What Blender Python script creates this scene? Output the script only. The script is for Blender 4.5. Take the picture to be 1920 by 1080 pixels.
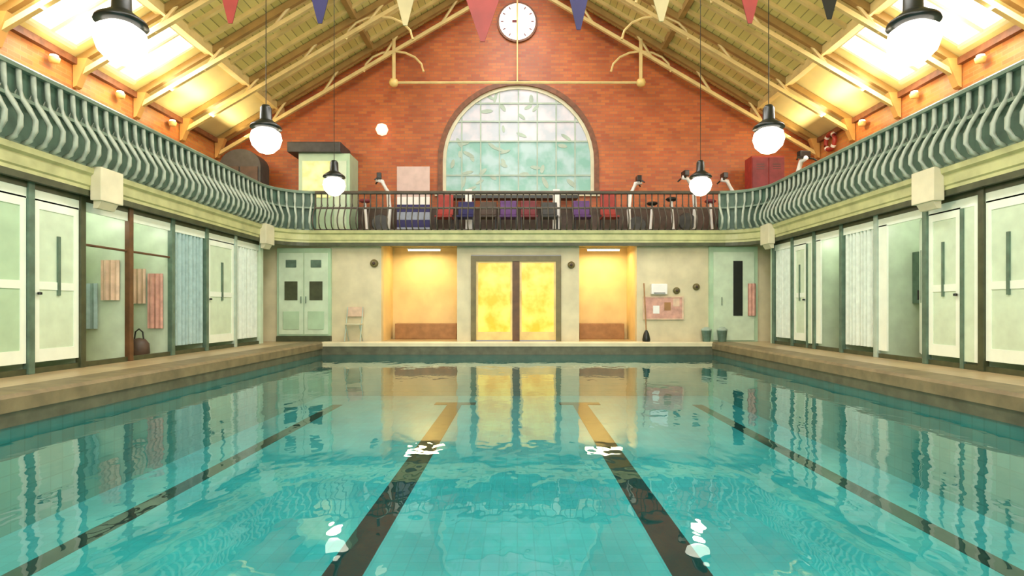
import bpy, bmesh, math, random
from mathutils import Vector, Matrix
random.seed(7)
for o in list(bpy.data.objects): bpy.data.objects.remove(o)
SC = bpy.context.scene
COL = SC.collection
PI = math.pi

# ------------------------------------------------------------------ camera
F = 1050.0; VX = 970.0; HY = 580.0; CAMZ = 1.1
cd = bpy.data.cameras.new('camera'); cam = bpy.data.objects.new('camera', cd); COL.objects.link(cam)
cam.location = (0, 0, CAMZ); cam.rotation_euler = (PI/2, 0, 0)
cd.sensor_width = 36.0; cd.lens = F/1920*36
cd.shift_x = -(VX-960)/1920; cd.shift_y = (HY-540)/1920
cd.clip_start = 0.05; cd.clip_end = 200
SC.camera = cam
SC.view_settings.view_transform = 'Standard'; SC.view_settings.look = 'None'
SC.view_settings.gamma = 1.0; SC.view_settings.use_curve_mapping = False
SC.view_settings.exposure = 0.08
w = bpy.data.worlds.new('world'); SC.world = w; w.use_nodes = True
w.node_tree.nodes['Background'].inputs[0].default_value = (0.75, 0.87, 1.0, 1)
w.node_tree.nodes['Background'].inputs[1].default_value = 1.0

def area(name, loc, rot, sx, sy, power, color):
    l = bpy.data.lights.new(name, 'AREA'); l.shape = 'RECTANGLE'; l.size = sx; l.size_y = sy
    l.energy = power; l.color = color
    o = bpy.data.objects.new(name, l); o.location = loc; o.rotation_euler = rot; COL.objects.link(o)
    return o
def point(name, loc, power, color, r=0.1):
    l = bpy.data.lights.new(name, 'POINT'); l.energy = power; l.color = color; l.shadow_soft_size = r
    o = bpy.data.objects.new(name, l); o.location = loc; COL.objects.link(o); return o
# fill light from an invented ridge lantern and end window; daylight from side skylights
SLOPE = 0.597; RIDGE = 10.48; WX = 8.06; EAVE = RIDGE - SLOPE*WX; GY = 15.4; BY = -5.0
def roofz(x): return RIDGE - SLOPE*abs(x)
area('ridge_fill_light', (0, 5.6, 9.55), (0, 0, 0), 1.7, 16.0, 800, (1.0, 0.96, 0.88))
area('back_fill_light', (0, BY+0.25, 4.9), (PI/2, 0, 0), 7.0, 4.6, 640, (1.0, 0.97, 0.92))
RA = math.atan(SLOPE)
SKYL = [(6.7, 8.3), (8.95, 10.0), (10.5, 11.55)]

# ------------------------------------------------------------------ materials
MATS = {}
def nt(name):
    m = bpy.data.materials.new(name); m.use_nodes = True
    return m, m.node_tree.nodes, m.node_tree.links, m.node_tree.nodes['Principled BSDF']
def paint(name, c, rough=0.5, var=0.12, scale=3.0, metal=0.0, bump=0.0, emit=None, es=0.0, spec=0.5):
    m, N, L, B = nt(name)
    tc = N.new('ShaderNodeTexCoord'); nz = N.new('ShaderNodeTexNoise'); nz.inputs['Scale'].default_value = scale
    nz.inputs['Detail'].default_value = 5
    L.new(tc.outputs['Object'], nz.inputs['Vector'])
    r = N.new('ShaderNodeValToRGB'); e = r.color_ramp.elements
    e[0].position = 0.3; e[1].position = 0.7
    e[0].color = (*[max(0, v*(1-var)) for v in c], 1); e[1].color = (*[min(1, v*(1+var)) for v in c], 1)
    L.new(nz.outputs['Fac'], r.inputs['Fac']); L.new(r.outputs['Color'], B.inputs['Base Color'])
    B.inputs['Roughness'].default_value = rough; B.inputs['Metallic'].default_value = metal
    B.inputs['Specular IOR Level'].default_value = spec
    if bump:
        b = N.new('ShaderNodeBump'); b.inputs['Strength'].default_value = bump; b.inputs['Distance'].default_value = 0.02
        L.new(nz.outputs['Fac'], b.inputs['Height']); L.new(b.outputs['Normal'], B.inputs['Normal'])
    if emit:
        B.inputs['Emission Color'].default_value = (*emit, 1); B.inputs['Emission Strength'].default_value = es
    MATS[name] = m; return m
def planks(name, c, c2, axis='x', width=0.14, rough=0.45, dark=0.45):
    """boards with a groove every `width` metres along the given object axis"""
    m, N, L, B = nt(name)
    tc = N.new('ShaderNodeTexCoord'); sp = N.new('ShaderNodeSeparateXYZ'); L.new(tc.outputs['Object'], sp.inputs[0])
    dv = N.new('ShaderNodeMath'); dv.operation = 'DIVIDE'; dv.inputs[1].default_value = width
    L.new(sp.outputs['XYZ'.index(axis.upper())], dv.inputs[0])
    fr = N.new('ShaderNodeMath'); fr.operation = 'FRACT'; L.new(dv.outputs[0], fr.inputs[0])
    fl = N.new('ShaderNodeMath'); fl.operation = 'FLOOR'; L.new(dv.outputs[0], fl.inputs[0])
    wn = N.new('ShaderNodeTexWhiteNoise'); wn.noise_dimensions = '1D'; L.new(fl.outputs[0], wn.inputs['W'])
    mx = N.new('ShaderNodeMix'); mx.data_type = 'RGBA'; mx.inputs[6].default_value = (*c, 1); mx.inputs[7].default_value = (*c2, 1)
    L.new(wn.outputs['Value'], mx.inputs[0])
    lt = N.new('ShaderNodeMath'); lt.operation = 'LESS_THAN'; lt.inputs[1].default_value = 0.1; L.new(fr.outputs[0], lt.inputs[0])
    m2 = N.new('ShaderNodeMix'); m2.data_type = 'RGBA'; m2.blend_type = 'MULTIPLY'
    m2.inputs[7].default_value = (dark, dark, dark, 1)
    L.new(lt.outputs[0], m2.inputs[0]); L.new(mx.outputs[2], m2.inputs[6])
    L.new(m2.outputs[2], B.inputs['Base Color']); B.inputs['Roughness'].default_value = rough
    MATS[name] = m; return m
def brick(name, c1, c2, mortar, uaxis='x', rough=0.45):
    m, N, L, B = nt(name)
    tc = N.new('ShaderNodeTexCoord'); sp = N.new('ShaderNodeSeparateXYZ'); L.new(tc.outputs['Object'], sp.inputs[0])
    cb = N.new('ShaderNodeCombineXYZ'); L.new(sp.outputs['XYZ'.index(uaxis.upper())], cb.inputs[0]); L.new(sp.outputs[2], cb.inputs[1])
    bt = N.new('ShaderNodeTexBrick'); bt.inputs['Scale'].default_value = 1.0
    bt.inputs['Brick Width'].default_value = 0.23; bt.inputs['Row Height'].default_value = 0.078
    bt.inputs['Mortar Size'].default_value = 0.006
    bt.inputs['Color1'].default_value = (*c1, 1); bt.inputs['Color2'].default_value = (*c2, 1); bt.inputs['Mortar'].default_value = (*mortar, 1)
    L.new(cb.outputs[0], bt.inputs['Vector'])
    nz = N.new('ShaderNodeTexNoise'); nz.inputs['Scale'].default_value = 0.9; nz.inputs['Detail'].default_value = 4
    L.new(tc.outputs['Object'], nz.inputs['Vector'])
    mx = N.new('ShaderNodeMix'); mx.data_type = 'RGBA'; mx.blend_type = 'OVERLAY'; mx.inputs[0].default_value = 0.45
    L.new(bt.outputs['Color'], mx.inputs[6]); L.new(nz.outputs['Fac'], mx.inputs[7])
    L.new(mx.outputs[2], B.inputs['Base Color']); B.inputs['Roughness'].default_value = rough
    MATS[name] = m; return m
def tiles(name, c, grout, w_, h_, rough=0.35, var=0.1, axes='xy'):
    m, N, L, B = nt(name)
    tc = N.new('ShaderNodeTexCoord'); sp = N.new('ShaderNodeSeparateXYZ'); L.new(tc.outputs['Object'], sp.inputs[0])
    cb = N.new('ShaderNodeCombineXYZ')
    L.new(sp.outputs['XYZ'.index(axes[0].upper())], cb.inputs[0]); L.new(sp.outputs['XYZ'.index(axes[1].upper())], cb.inputs[1])
    bt = N.new('ShaderNodeTexBrick'); bt.offset = 0.0; bt.inputs['Scale'].default_value = 1.0
    bt.inputs['Brick Width'].default_value = w_; bt.inputs['Row Height'].default_value = h_
    bt.inputs['Mortar Size'].default_value = 0.006
    bt.inputs['Color1'].default_value = (*[v*(1-var) for v in c], 1); bt.inputs['Color2'].default_value = (*[min(1, v*(1+var)) for v in c], 1)
    bt.inputs['Mortar'].default_value = (*grout, 1)
    L.new(cb.outputs[0], bt.inputs['Vector'])
    nz = N.new('ShaderNodeTexNoise'); nz.inputs['Scale'].default_value = 1.2; nz.inputs['Detail'].default_value = 6
    L.new(tc.outputs['Object'], nz.inputs['Vector'])
    mx = N.new('ShaderNodeMix'); mx.data_type = 'RGBA'; mx.blend_type = 'OVERLAY'; mx.inputs[0].default_value = 0.35
    L.new(bt.outputs['Color'], mx.inputs[6]); L.new(nz.outputs['Fac'], mx.inputs[7])
    L.new(mx.outputs[2], B.inputs['Base Color']); B.inputs['Roughness'].default_value = rough
    MATS[name] = m; return m
def glow(name, c, s, var=0.0, c2=None, scale=6):
    m, N, L, B = nt(name)
    B.inputs['Base Color'].default_value = (*c, 1); B.inputs['Roughness'].default_value = 0.3
    B.inputs['Emission Color'].default_value = (*c, 1); B.inputs['Emission Strength'].default_value = s
    if c2:
        tc = N.new('ShaderNodeTexCoord'); nz = N.new('ShaderNodeTexNoise'); nz.inputs['Scale'].default_value = scale; nz.inputs['Detail'].default_value = 3
        L.new(tc.outputs['Object'], nz.inputs['Vector'])
        r = N.new('ShaderNodeValToRGB'); e = r.color_ramp.elements; e[0].position = .38; e[1].position = .62
        e[0].color = (*c, 1); e[1].color = (*c2, 1); L.new(nz.outputs['Fac'], r.inputs['Fac'])
        L.new(r.outputs['Color'], B.inputs['Emission Color']); L.new(r.outputs['Color'], B.inputs['Base Color'])
    MATS[name] = m; return m
def water_mat():
    m, N, L, B = nt('water'); N.remove(B)
    out = N['Material Output']
    tc = N.new('ShaderNodeTexCoord')
    mp = N.new('ShaderNodeMapping'); mp.inputs['Scale'].default_value = (1.0, 0.55, 1); L.new(tc.outputs['Object'], mp.inputs[0])
    n1 = N.new('ShaderNodeTexNoise'); n1.inputs['Scale'].default_value = 2.2; n1.inputs['Detail'].default_value = 3; n1.inputs['Roughness'].default_value = .5
    L.new(mp.outputs[0], n1.inputs['Vector'])
    bp = N.new('ShaderNodeBump'); bp.inputs['Strength'].default_value = 1.0; bp.inputs['Distance'].default_value = 0.008
    L.new(n1.outputs['Fac'], bp.inputs['Height'])
    fr = N.new('ShaderNodeFresnel'); fr.inputs['IOR'].default_value = 1.42; L.new(bp.outputs['Normal'], fr.inputs['Normal'])
    gl = N.new('ShaderNodeBsdfGlossy'); gl.inputs['Roughness'].default_value = 0.0; gl.inputs['Color'].default_value = (0.93, 1, 0.97, 1)
    L.new(bp.outputs['Normal'], gl.inputs['Normal'])
    tr = N.new('ShaderNodeBsdfTransparent'); tr.inputs['Color'].default_value = (0.78, 0.97, 0.95, 1)
    mx = N.new('ShaderNodeMixShader'); L.new(fr.outputs[0], mx.inputs[0]); L.new(tr.outputs[0], mx.inputs[1]); L.new(gl.outputs[0], mx.inputs[2])
    L.new(mx.outputs[0], out.inputs['Surface']); MATS['water'] = m; return m
water_mat()
tiles('pool_tile', (0.07, 0.50, 0.56), (0.06, 0.44, 0.50), 0.15, 0.15, rough=0.3, var=0.06)
tiles('pool_wall_tile', (0.07, 0.36, 0.34), (0.05, 0.29, 0.27), 0.15, 0.15, rough=0.3, axes='yz')
paint('lane_tile', (0.004, 0.02, 0.018), 0.3, 0.3, 9)
tiles('deck_tile', (0.46, 0.345, 0.19), (0.33, 0.27, 0.16), 0.30, 0.30, rough=0.35, var=0.08)
paint('coping', (0.20, 0.155, 0.08), 0.5, 0.25, 5, bump=0.2)
paint('coping_edge', (0.10, 0.10, 0.06), 0.5, 0.3, 5)
brick('brick_gable', (0.56, 0.155, 0.04), (0.42, 0.09, 0.03), (0.30, 0.14, 0.08), 'x')
brick('brick_side', (0.62, 0.25, 0.06), (0.50, 0.15, 0.045), (0.42, 0.25, 0.1), 'y')
paint('brick_dark', (0.20, 0.075, 0.035), 0.5, 0.3, 8)
planks('roof_boards', (0.80, 0.66, 0.25), (0.62, 0.52, 0.17), 'x', 0.16)
paint('roof_cream', (0.84, 0.70, 0.34), 0.5, 0.12, 1.2)
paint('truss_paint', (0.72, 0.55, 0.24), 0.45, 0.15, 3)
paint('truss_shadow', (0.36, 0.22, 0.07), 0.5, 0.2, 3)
paint('gold', (0.85, 0.62, 0.22), 0.35, 0.15, 3)
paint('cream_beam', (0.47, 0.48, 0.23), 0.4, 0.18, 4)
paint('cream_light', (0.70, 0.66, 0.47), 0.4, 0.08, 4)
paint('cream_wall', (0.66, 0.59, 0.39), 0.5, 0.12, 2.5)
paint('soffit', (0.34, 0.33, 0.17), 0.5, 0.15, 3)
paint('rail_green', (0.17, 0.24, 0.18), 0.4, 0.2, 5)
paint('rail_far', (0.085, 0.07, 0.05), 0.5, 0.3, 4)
paint('orange_wood', (0.62, 0.33, 0.10), 0.45, 0.15, 4)
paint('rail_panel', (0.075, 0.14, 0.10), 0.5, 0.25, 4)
paint('pale_pink', (0.62, 0.46, 0.42), 0.6, 0.1, 5)
paint('rail_light', (0.38, 0.44, 0.36), 0.35, 0.2, 5)
paint('mint', (0.44, 0.62, 0.42), 0.35, 0.1, 3)
paint('mint_pale', (0.60, 0.73, 0.55), 0.35, 0.1, 4)
paint('mint_white', (0.82, 0.90, 0.78), 0.3, 0.05, 4)
paint('mint_grey', (0.40, 0.50, 0.42), 0.4, 0.15, 4)
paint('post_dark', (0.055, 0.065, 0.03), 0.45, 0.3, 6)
paint('post_green', (0.10, 0.17, 0.12), 0.45, 0.3, 6)
paint('post_brown', (0.12, 0.055, 0.02), 0.45, 0.3, 6)
paint('black', (0.008, 0.010, 0.008), 0.35, 0.3, 6)
paint('dark_grey', (0.05, 0.05, 0.048), 0.5, 0.3, 6)
paint('dark_brown', (0.075, 0.045, 0.03), 0.5, 0.3, 6)
paint('white', (0.85, 0.83, 0.80), 0.4, 0.04, 5)
paint('pink_cloth', (0.62, 0.34, 0.27), 0.8, 0.2, 7)
paint('peach_cloth', (0.70, 0.50, 0.36), 0.8, 0.15, 7)
paint('blue_cloth', (0.34, 0.48, 0.47), 0.8, 0.15, 9)
paint('pale_cloth', (0.66, 0.74, 0.66), 0.8, 0.1, 9)
paint('maroon', (0.20, 0.03, 0.04), 0.6, 0.2, 7)
paint('red', (0.36, 0.035, 0.025), 0.5, 0.2, 7)
paint('navy', (0.022, 0.018, 0.11), 0.6, 0.2, 7)
paint('purple', (0.13, 0.05, 0.20), 0.6, 0.2, 7)
paint('cream_flag', (0.55, 0.46, 0.24), 0.7, 0.1, 7)
paint('steel_blue', (0.30, 0.34, 0.44), 0.5, 0.15, 7)
paint('alcove_wall', (0.80, 0.60, 0.28), 0.5, 0.12, 2)
paint('alcove_floor', (0.55, 0.36, 0.16), 0.5, 0.12, 2)
paint('door_frame', (0.16, 0.13, 0.045), 0.4, 0.2, 5)
paint('chrome', (0.7, 0.72, 0.7), 0.2, 0.05, 5, metal=1.0)
paint('timber', (0.35, 0.17, 0.06), 0.5, 0.2, 6)
glow('sky_pane', (0.84, 0.91, 1.0), 1.15, c2=(0.97, 0.95, 0.97), scale=3)
glow('lamp_glass', (1.0, 0.93, 0.80), 3.2)
glow('wall_lamp_glass', (1.0, 0.70, 0.45), 1.6)
glow('amber_glass', (0.80, 0.42, 0.015), 0.5, c2=(0.95, 0.68, 0.12), scale=2.5)
glow('frost_upper', (0.62, 0.56, 0.60), 0.30, c2=(0.44, 0.47, 0.52), scale=2.6)
glow('frost_lower', (0.20, 0.40, 0.34), 0.28, c2=(0.36, 0.50, 0.50), scale=2.6)
glow('yellow_green', (0.60, 0.62, 0.22), 0.25, c2=(0.8, 0.78, 0.4), scale=4)

# ------------------------------------------------------------------ mesh helpers
class MB:
    def __init__(s): s.bm = bmesh.new()
    def box(s, x0, x1, y0, y1, z0, z1, rot=None, bev=0.0):
        a = bmesh.new(); bmesh.ops.create_cube(a, size=1)
        bmesh.ops.scale(a, vec=(abs(x1-x0), abs(y1-y0), abs(z1-z0)), verts=a.verts)
        if bev: bmesh.ops.bevel(a, geom=list(a.edges), offset=bev, segments=2, affect='EDGES', profile=0.7)
        if rot: bmesh.ops.transform(a, matrix=rot.to_4x4(), verts=a.verts)
        bmesh.ops.translate(a, vec=((x0+x1)/2, (y0+y1)/2, (z0+z1)/2), verts=a.verts)
        s._add(a); return s
    def _add(s, a):
        me = bpy.data.meshes.new('t'); a.to_mesh(me); a.free(); s.bm.from_mesh(me); bpy.data.meshes.remove(me)
    def tube(s, pts, r, seg=8, closed=False):
        pts = [Vector(p) for p in pts]; n = len(pts); rs = r if isinstance(r, (list, tuple)) else [r]*n
        rings = []; up = Vector((0, 0, 1))
        for i, p in enumerate(pts):
            a = pts[(i-1) % n] if (i > 0 or closed) else p; b = pts[(i+1) % n] if (i < n-1 or closed) else p
            t = (b-a).normalized(); ref = up if abs(t.z) < .95 else Vector((0, 1, 0))
            u = t.cross(ref).normalized(); v = u.cross(t).normalized()
            rings.append([s.bm.verts.new(p + (u*math.cos(2*PI*k/seg)+v*math.sin(2*PI*k/seg))*rs[i]) for k in range(seg)])
        for i in range(n if closed else n-1):
            A, Bq = rings[i], rings[(i+1) % n]
            for k in range(seg): s.bm.faces.new((A[k], A[(k+1) % seg], Bq[(k+1) % seg], Bq[k]))
        if not closed: s.bm.faces.new(rings[0]); s.bm.faces.new(rings[-1][::-1])
        return s
    def lathe(s, prof, c=(0, 0, 0), seg=20):
        rings = []
        for r, z in prof:
            rings.append([s.bm.verts.new((c[0]+r*math.cos(2*PI*k/seg), c[1]+r*math.sin(2*PI*k/seg), c[2]+z)) for k in range(seg)])
        for A, Bq in zip(rings, rings[1:]):
            for k in range(seg): s.bm.faces.new((A[k], A[(k+1) % seg], Bq[(k+1) % seg], Bq[k]))
        if prof[0][0] > 1e-5: s.bm.faces.new(rings[0][::-1])
        if prof[-1][0] > 1e-5: s.bm.faces.new(rings[-1])
        return s
    def prism(s, poly, axis, a0, a1):
        """polygon of 2D points extruded along an axis; axis y -> (x,z), x -> (y,z), z -> (x,y)"""
        def P(p, a):
            if axis == 'y': return (p[0], a, p[1])
            if axis == 'x': return (a, p[0], p[1])
            return (p[0], p[1], a)
        A = [s.bm.verts.new(P(p, a0)) for p in poly]; Bq = [s.bm.verts.new(P(p, a1)) for p in poly]; n = len(poly)
        s.bm.faces.new(A); s.bm.faces.new(Bq[::-1])
        for i in range(n): s.bm.faces.new((A[i], Bq[i], Bq[(i+1) % n], A[(i+1) % n]))
        return s
    def sweep(s, path, prof, closed=False):
        """profile [(outward offset, z)] swept along a plan path of (x,y,nx,ny)"""
        rings = [[s.bm.verts.new((x+nx*o, y+ny*o, z)) for o, z in prof] for x, y, nx, ny in path]
        m = len(prof)
        for A, Bq in zip(rings, rings[1:]):
            for k in range(m): s.bm.faces.new((A[k], A[(k+1) % m], Bq[(k+1) % m], Bq[k]))
        s.bm.faces.new(rings[0]); s.bm.faces.new(rings[-1][::-1]); return s
    def build(s, name, mat, parent=None, smooth=False):
        bm = s.bm; bmesh.ops.remove_doubles(bm, verts=bm.verts, dist=1e-5); bmesh.ops.recalc_face_normals(bm, faces=bm.faces)
        me = bpy.data.meshes.new(name); bm.to_mesh(me); bm.free()
        if smooth: me.polygons.foreach_set('use_smooth', [True]*len(me.polygons))
        me.materials.append(MATS[mat]); o = bpy.data.objects.new(name, me); COL.objects.link(o)
        if parent: o.parent = parent
        return o
def B1(x0, x1, y0, y1, z0, z1, **k): return MB().box(x0, x1, y0, y1, z0, z1, **k)
def thing(name, label, cat, loc=(0, 0, 0), rz=0, group=None):
    o = bpy.data.objects.new(name, None); o.empty_display_size = .2; COL.objects.link(o)
    o.location = loc; o.rotation_euler = (0, 0, rz); o['label'] = label; o['category'] = cat
    if group: o['group'] = group
    return o
def tag(o, label, cat, group=None, kind=None):
    o['label'] = label; o['category'] = cat
    if group: o['group'] = group
    if kind: o['kind'] = kind
    return o
def struct(o, label=None):
    o['kind'] = 'structure'
    if label: o['label'] = label
    return o
def copy_tree(o, parent=None):
    c = o.copy(); COL.objects.link(c)
    if parent: c.parent = parent
    for ch in list(o.children): copy_tree(ch, c)
    return c

# ------------------------------------------------------------------ shell: pool, decks, walls, roof
PX = 4.75; PY = 13.6; DZ = 0.30; DEP = -1.0
SX = 5.9          # gallery front
FXs = 6.0         # front of the cubicles
BXs = 7.15        # wall behind the cubicles
FY = 14.0         # far wall below the gallery
struct(B1(-PX, PX, BY+1.6, PY, DEP-.12, DEP).build('floor_pool', 'pool_tile'), 'turquoise tiled bottom of the swimming pool')
for s, n in ((-1, 'left'), (1, 'right')):
    struct(B1(s*PX, s*(PX+.2), BY+1.6, PY+.2, DEP-.12, DZ-.08).build('wall_pool_'+n, 'pool_wall_tile'))
struct(B1(-PX, PX, PY, PY+.2, DEP-.12, DZ-.08).build('wall_pool_far', 'pool_wall_tile'))
struct(B1(-PX, PX, BY+1.4, BY+1.6, DEP-.12, DZ).build('wall_pool_near', 'pool_wall_tile'))
wt = MB()
wt.bm.faces.new([wt.bm.verts.new(p) for p in ((-PX, BY+1.6, 0), (PX, BY+1.6, 0), (PX, PY, 0), (-PX, PY, 0))])
wo = wt.build('pool_water', 'water'); tag(wo, 'clear turquoise pool water mirroring the hall', 'water', kind='stuff')
for s, n in ((-1, 'left'), (1, 'right')):
    struct(B1(s*(PX+.2), s*(WX+.2), BY, GY, DZ-.4, DZ).build('floor_deck_'+n, 'deck_tile'), 'beige tiled deck')
    # rounded nosing over the water, flush with the deck
    c = MB().prism([(s*(PX-.03), DZ-.16), (s*(PX-.03), DZ-.03), (s*PX, DZ+.005), (s*(PX+.42), DZ+.015), (s*(PX+.42), DZ-.02), (s*(PX+.02), DZ-.16)], 'y', BY+1.4, PY)
    struct(c.build('trim_coping_'+n, 'coping'), 'brown stone coping along the pool')
    struct(B1(s*(PX-.012), s*(PX+.01), BY+1.6, PY, .0, DZ-.16).build('trim_waterline_'+n, 'coping_edge'))
struct(B1(-PX-.2, PX+.2, PY+.2, GY, DZ-.4, DZ).build('floor_deck_far', 'deck_tile'), 'narrow beige deck at the far end')
struct(B1(-PX-.2, PX+.2, BY, BY+1.4, DZ-.4, DZ).build('floor_deck_near', 'deck_tile'))
c = MB().prism([(PY-.03, DZ-.10), (PY-.03, DZ-.02), (PY, DZ+.005), (PY+.2, DZ+.012), (PY+.2, DZ-.06), (PY+.02, DZ-.10)], 'x', -PX, PX)
struct(c.build('trim_coping_far', 'cream_wall'))
struct(B1(-PX, PX, PY-.012, PY+.01, 0, DZ-.10).build('trim_waterline_far', 'coping_edge'))
# lane markings
for k, x in enumerate((-3.95, -1.38, 1.38, 3.95)):
    o = B1(x-.16 if abs(x) < 2 else x-.11, x+.16 if abs(x) < 2 else x+.11, -2.2, 12.3, DEP, DEP+.006).build('lane_marking', 'lane_tile')
    tag(o, ['black tile lane line on the pool bottom nearest the left deck', 'broad black tile lane line just left of the middle lane',
            'broad black tile lane line just right of the middle lane', 'black tile lane line on the pool bottom nearest the right deck'][k], 'lane line', 'lane lines on the pool bottom')
for k, x in enumerate((-1.38, 1.38)):
    o = B1(x-.45, x+.45, 12.3, 12.6, DEP, DEP+.0065).build('lane_end_bar', 'lane_tile')
    tag(o, ['black tile cross bar ending the left middle lane line', 'black tile cross bar ending the right middle lane line'][k], 'lane line', 'lane end bars')

# side walls, gable walls, roof
TH = .25
for s, n in ((-1, 'left'), (1, 'right')):
    struct(B1(s*WX, s*(WX+TH), BY, GY+TH, 3.0, EAVE+.05).build('wall_upper_'+n, 'brick_side'), 'orange brick wall behind the '+n+' gallery')
    struct(B1(s*BXs, s*(BXs+.2), BY, FY+1.6, DZ, 2.9).build('wall_lower_'+n, 'mint_pale'))
# far wall pieces (below the gallery) with two lit alcoves and a doorway
def px(x, s=75.0): return (x-VX)/s
AL = (px(715), px(857)); AR = (px(1086), px(1194)); DO = (px(883), px(1052)); GD = (-6.0, px(622)); RD = (px(1328), 6.0)
def zz(y, s=75.0): return CAMZ+(HY-y)/s
spans = [(-BXs, AL[0], 'cream_wall'), (AL[1], DO[0], 'cream_wall'), (DO[1], AR[0], 'cream_wall'), (AR[1], BXs, 'cream_wall')]
for k, (a, b, m_) in enumerate(spans):
    struct(B1(a, b, FY, FY+.22, DZ, 2.78).build('wall_far_%s' % ['left', 'door_left', 'door_right', 'right'][k], m_), 'cream plaster wall below the far gallery')
struct(B1(DO[0], DO[1], FY, FY+.22, zz(478), 2.78).build('wall_far_lintel', 'cream_wall'))
# alcove interiors
for nm, (a, b) in (('left', AL), ('right', AR)):
    struct(B1(a-.1, b+.1, FY+1.3, FY+1.4, DZ, 2.78).build('wall_alcove_'+nm, 'alcove_wall'), 'yellow lit wall inside the '+nm+' alcove')
    struct(B1(a-.12, a, FY+.22, FY+1.3, DZ, 2.78).build('wall_alcove_side_'+nm, 'alcove_wall'))
    struct(B1(b, b+.12, FY+.22, FY+1.3, DZ, 2.78).build('wall_alcove_inner_'+nm, 'alcove_wall'))
    l = thing('ceiling_lamp', 'warm strip lamp under the ceiling of the %s yellow alcove' % nm, 'lamp', ((a+b)/2, FY+.75, 2.68), group='alcove lamps')
    B1(-.45, .45, -.05, .05, 0, .03, bev=.01).build('lamp_base', 'white', l)
    MB().tube([(-.42, 0, -.02), (.42, 0, -.02)], .022).build('lamp_tube', 'lamp_glass', l)
    area('alcove_light', ((a+b)/2, FY+.75, 2.62), (0, 0, 0), .9, .3, 24, (1.0, 0.76, 0.34))
    o = B1(a+.12, b-.12, FY+1.0, FY+1.28, DZ, DZ+.42, bev=.02).build('alcove_bench', 'timber')
    tag(o, 'low orange brown bench inside the %s yellow alcove' % nm, 'bench', 'alcove benches')
gm = MB()
LX = (px(972)*75/68.2); LR = 142/68.2; LZ0 = CAMZ+(HY-362)/68.2; LZS = CAMZ+(HY-302)/68.2
arc = [(LX+LR*math.cos(t), LZS+LR*math.sin(t)) for t in [PI*i/24 for i in range(25)]]
# gable wall split left / right / so that the arched opening is real
left = [(-WX-TH, 2.6), (LX-LR, 2.6), (LX-LR, LZS)]
wallL = [(-WX-TH, 2.6), (LX, 2.6), (LX, LZ0), (LX-LR, LZ0)] + [(x, z) for x, z in arc[::-1][:13]] + [(LX, RIDGE+.05), (-WX-TH, roofz(WX+TH)+.05)]
wallR = [(LX, 2.6), (WX+TH, 2.6), (WX+TH, roofz(WX+TH)+.05), (LX, RIDGE+.05)] + [(x, z) for x, z in arc[::-1][12:]] + [(LX+LR, LZ0), (LX, LZ0)]
gm.prism(wallL, 'y', GY, GY+TH); gm.prism(wallR, 'y', GY, GY+TH)
struct(gm.build('wall_gable', 'brick_gable'), 'red orange brick gable wall')
bm_ = MB().prism([(-WX-TH, -.2), (WX+TH, -.2), (WX+TH, roofz(WX+TH)+.05), (0, RIDGE+.05), (-WX-TH, roofz(WX+TH)+.05)], 'y', BY-TH, BY)
struct(bm_.build('wall_back', 'cream_wall'))
o = B1(-3.5, 3.5, BY, BY+.06, 2.6, 7.2).build('window_2', 'sky_pane'); struct(o)  # glowing window added behind the camera for frontal fill
struct(B1(-WX, WX, GY-.06, GY, 3.0, 3.85).build('trim_gable_dado', 'dark_brown'), 'dark panelling along the foot of the gable')
# arch ring of darker bricks
ring = [(LX+(LR+.13)*math.cos(t), LZS+(LR+.13)*math.sin(t)) for t in [PI*i/24 for i in range(25)]]
am = MB()
for i in range(24):
    am.prism([arc[i], ring[i], ring[i+1], arc[i+1]], 'y', GY-.05, GY)
am.box(LX-LR-.13, LX-LR, GY-.05, GY, LZ0, LZS); am.box(LX+LR, LX+LR+.13, GY-.05, GY, LZ0, LZS)
struct(am.build('trim_arch', 'brick_dark'), 'dark brick ring round the arched window')
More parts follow.
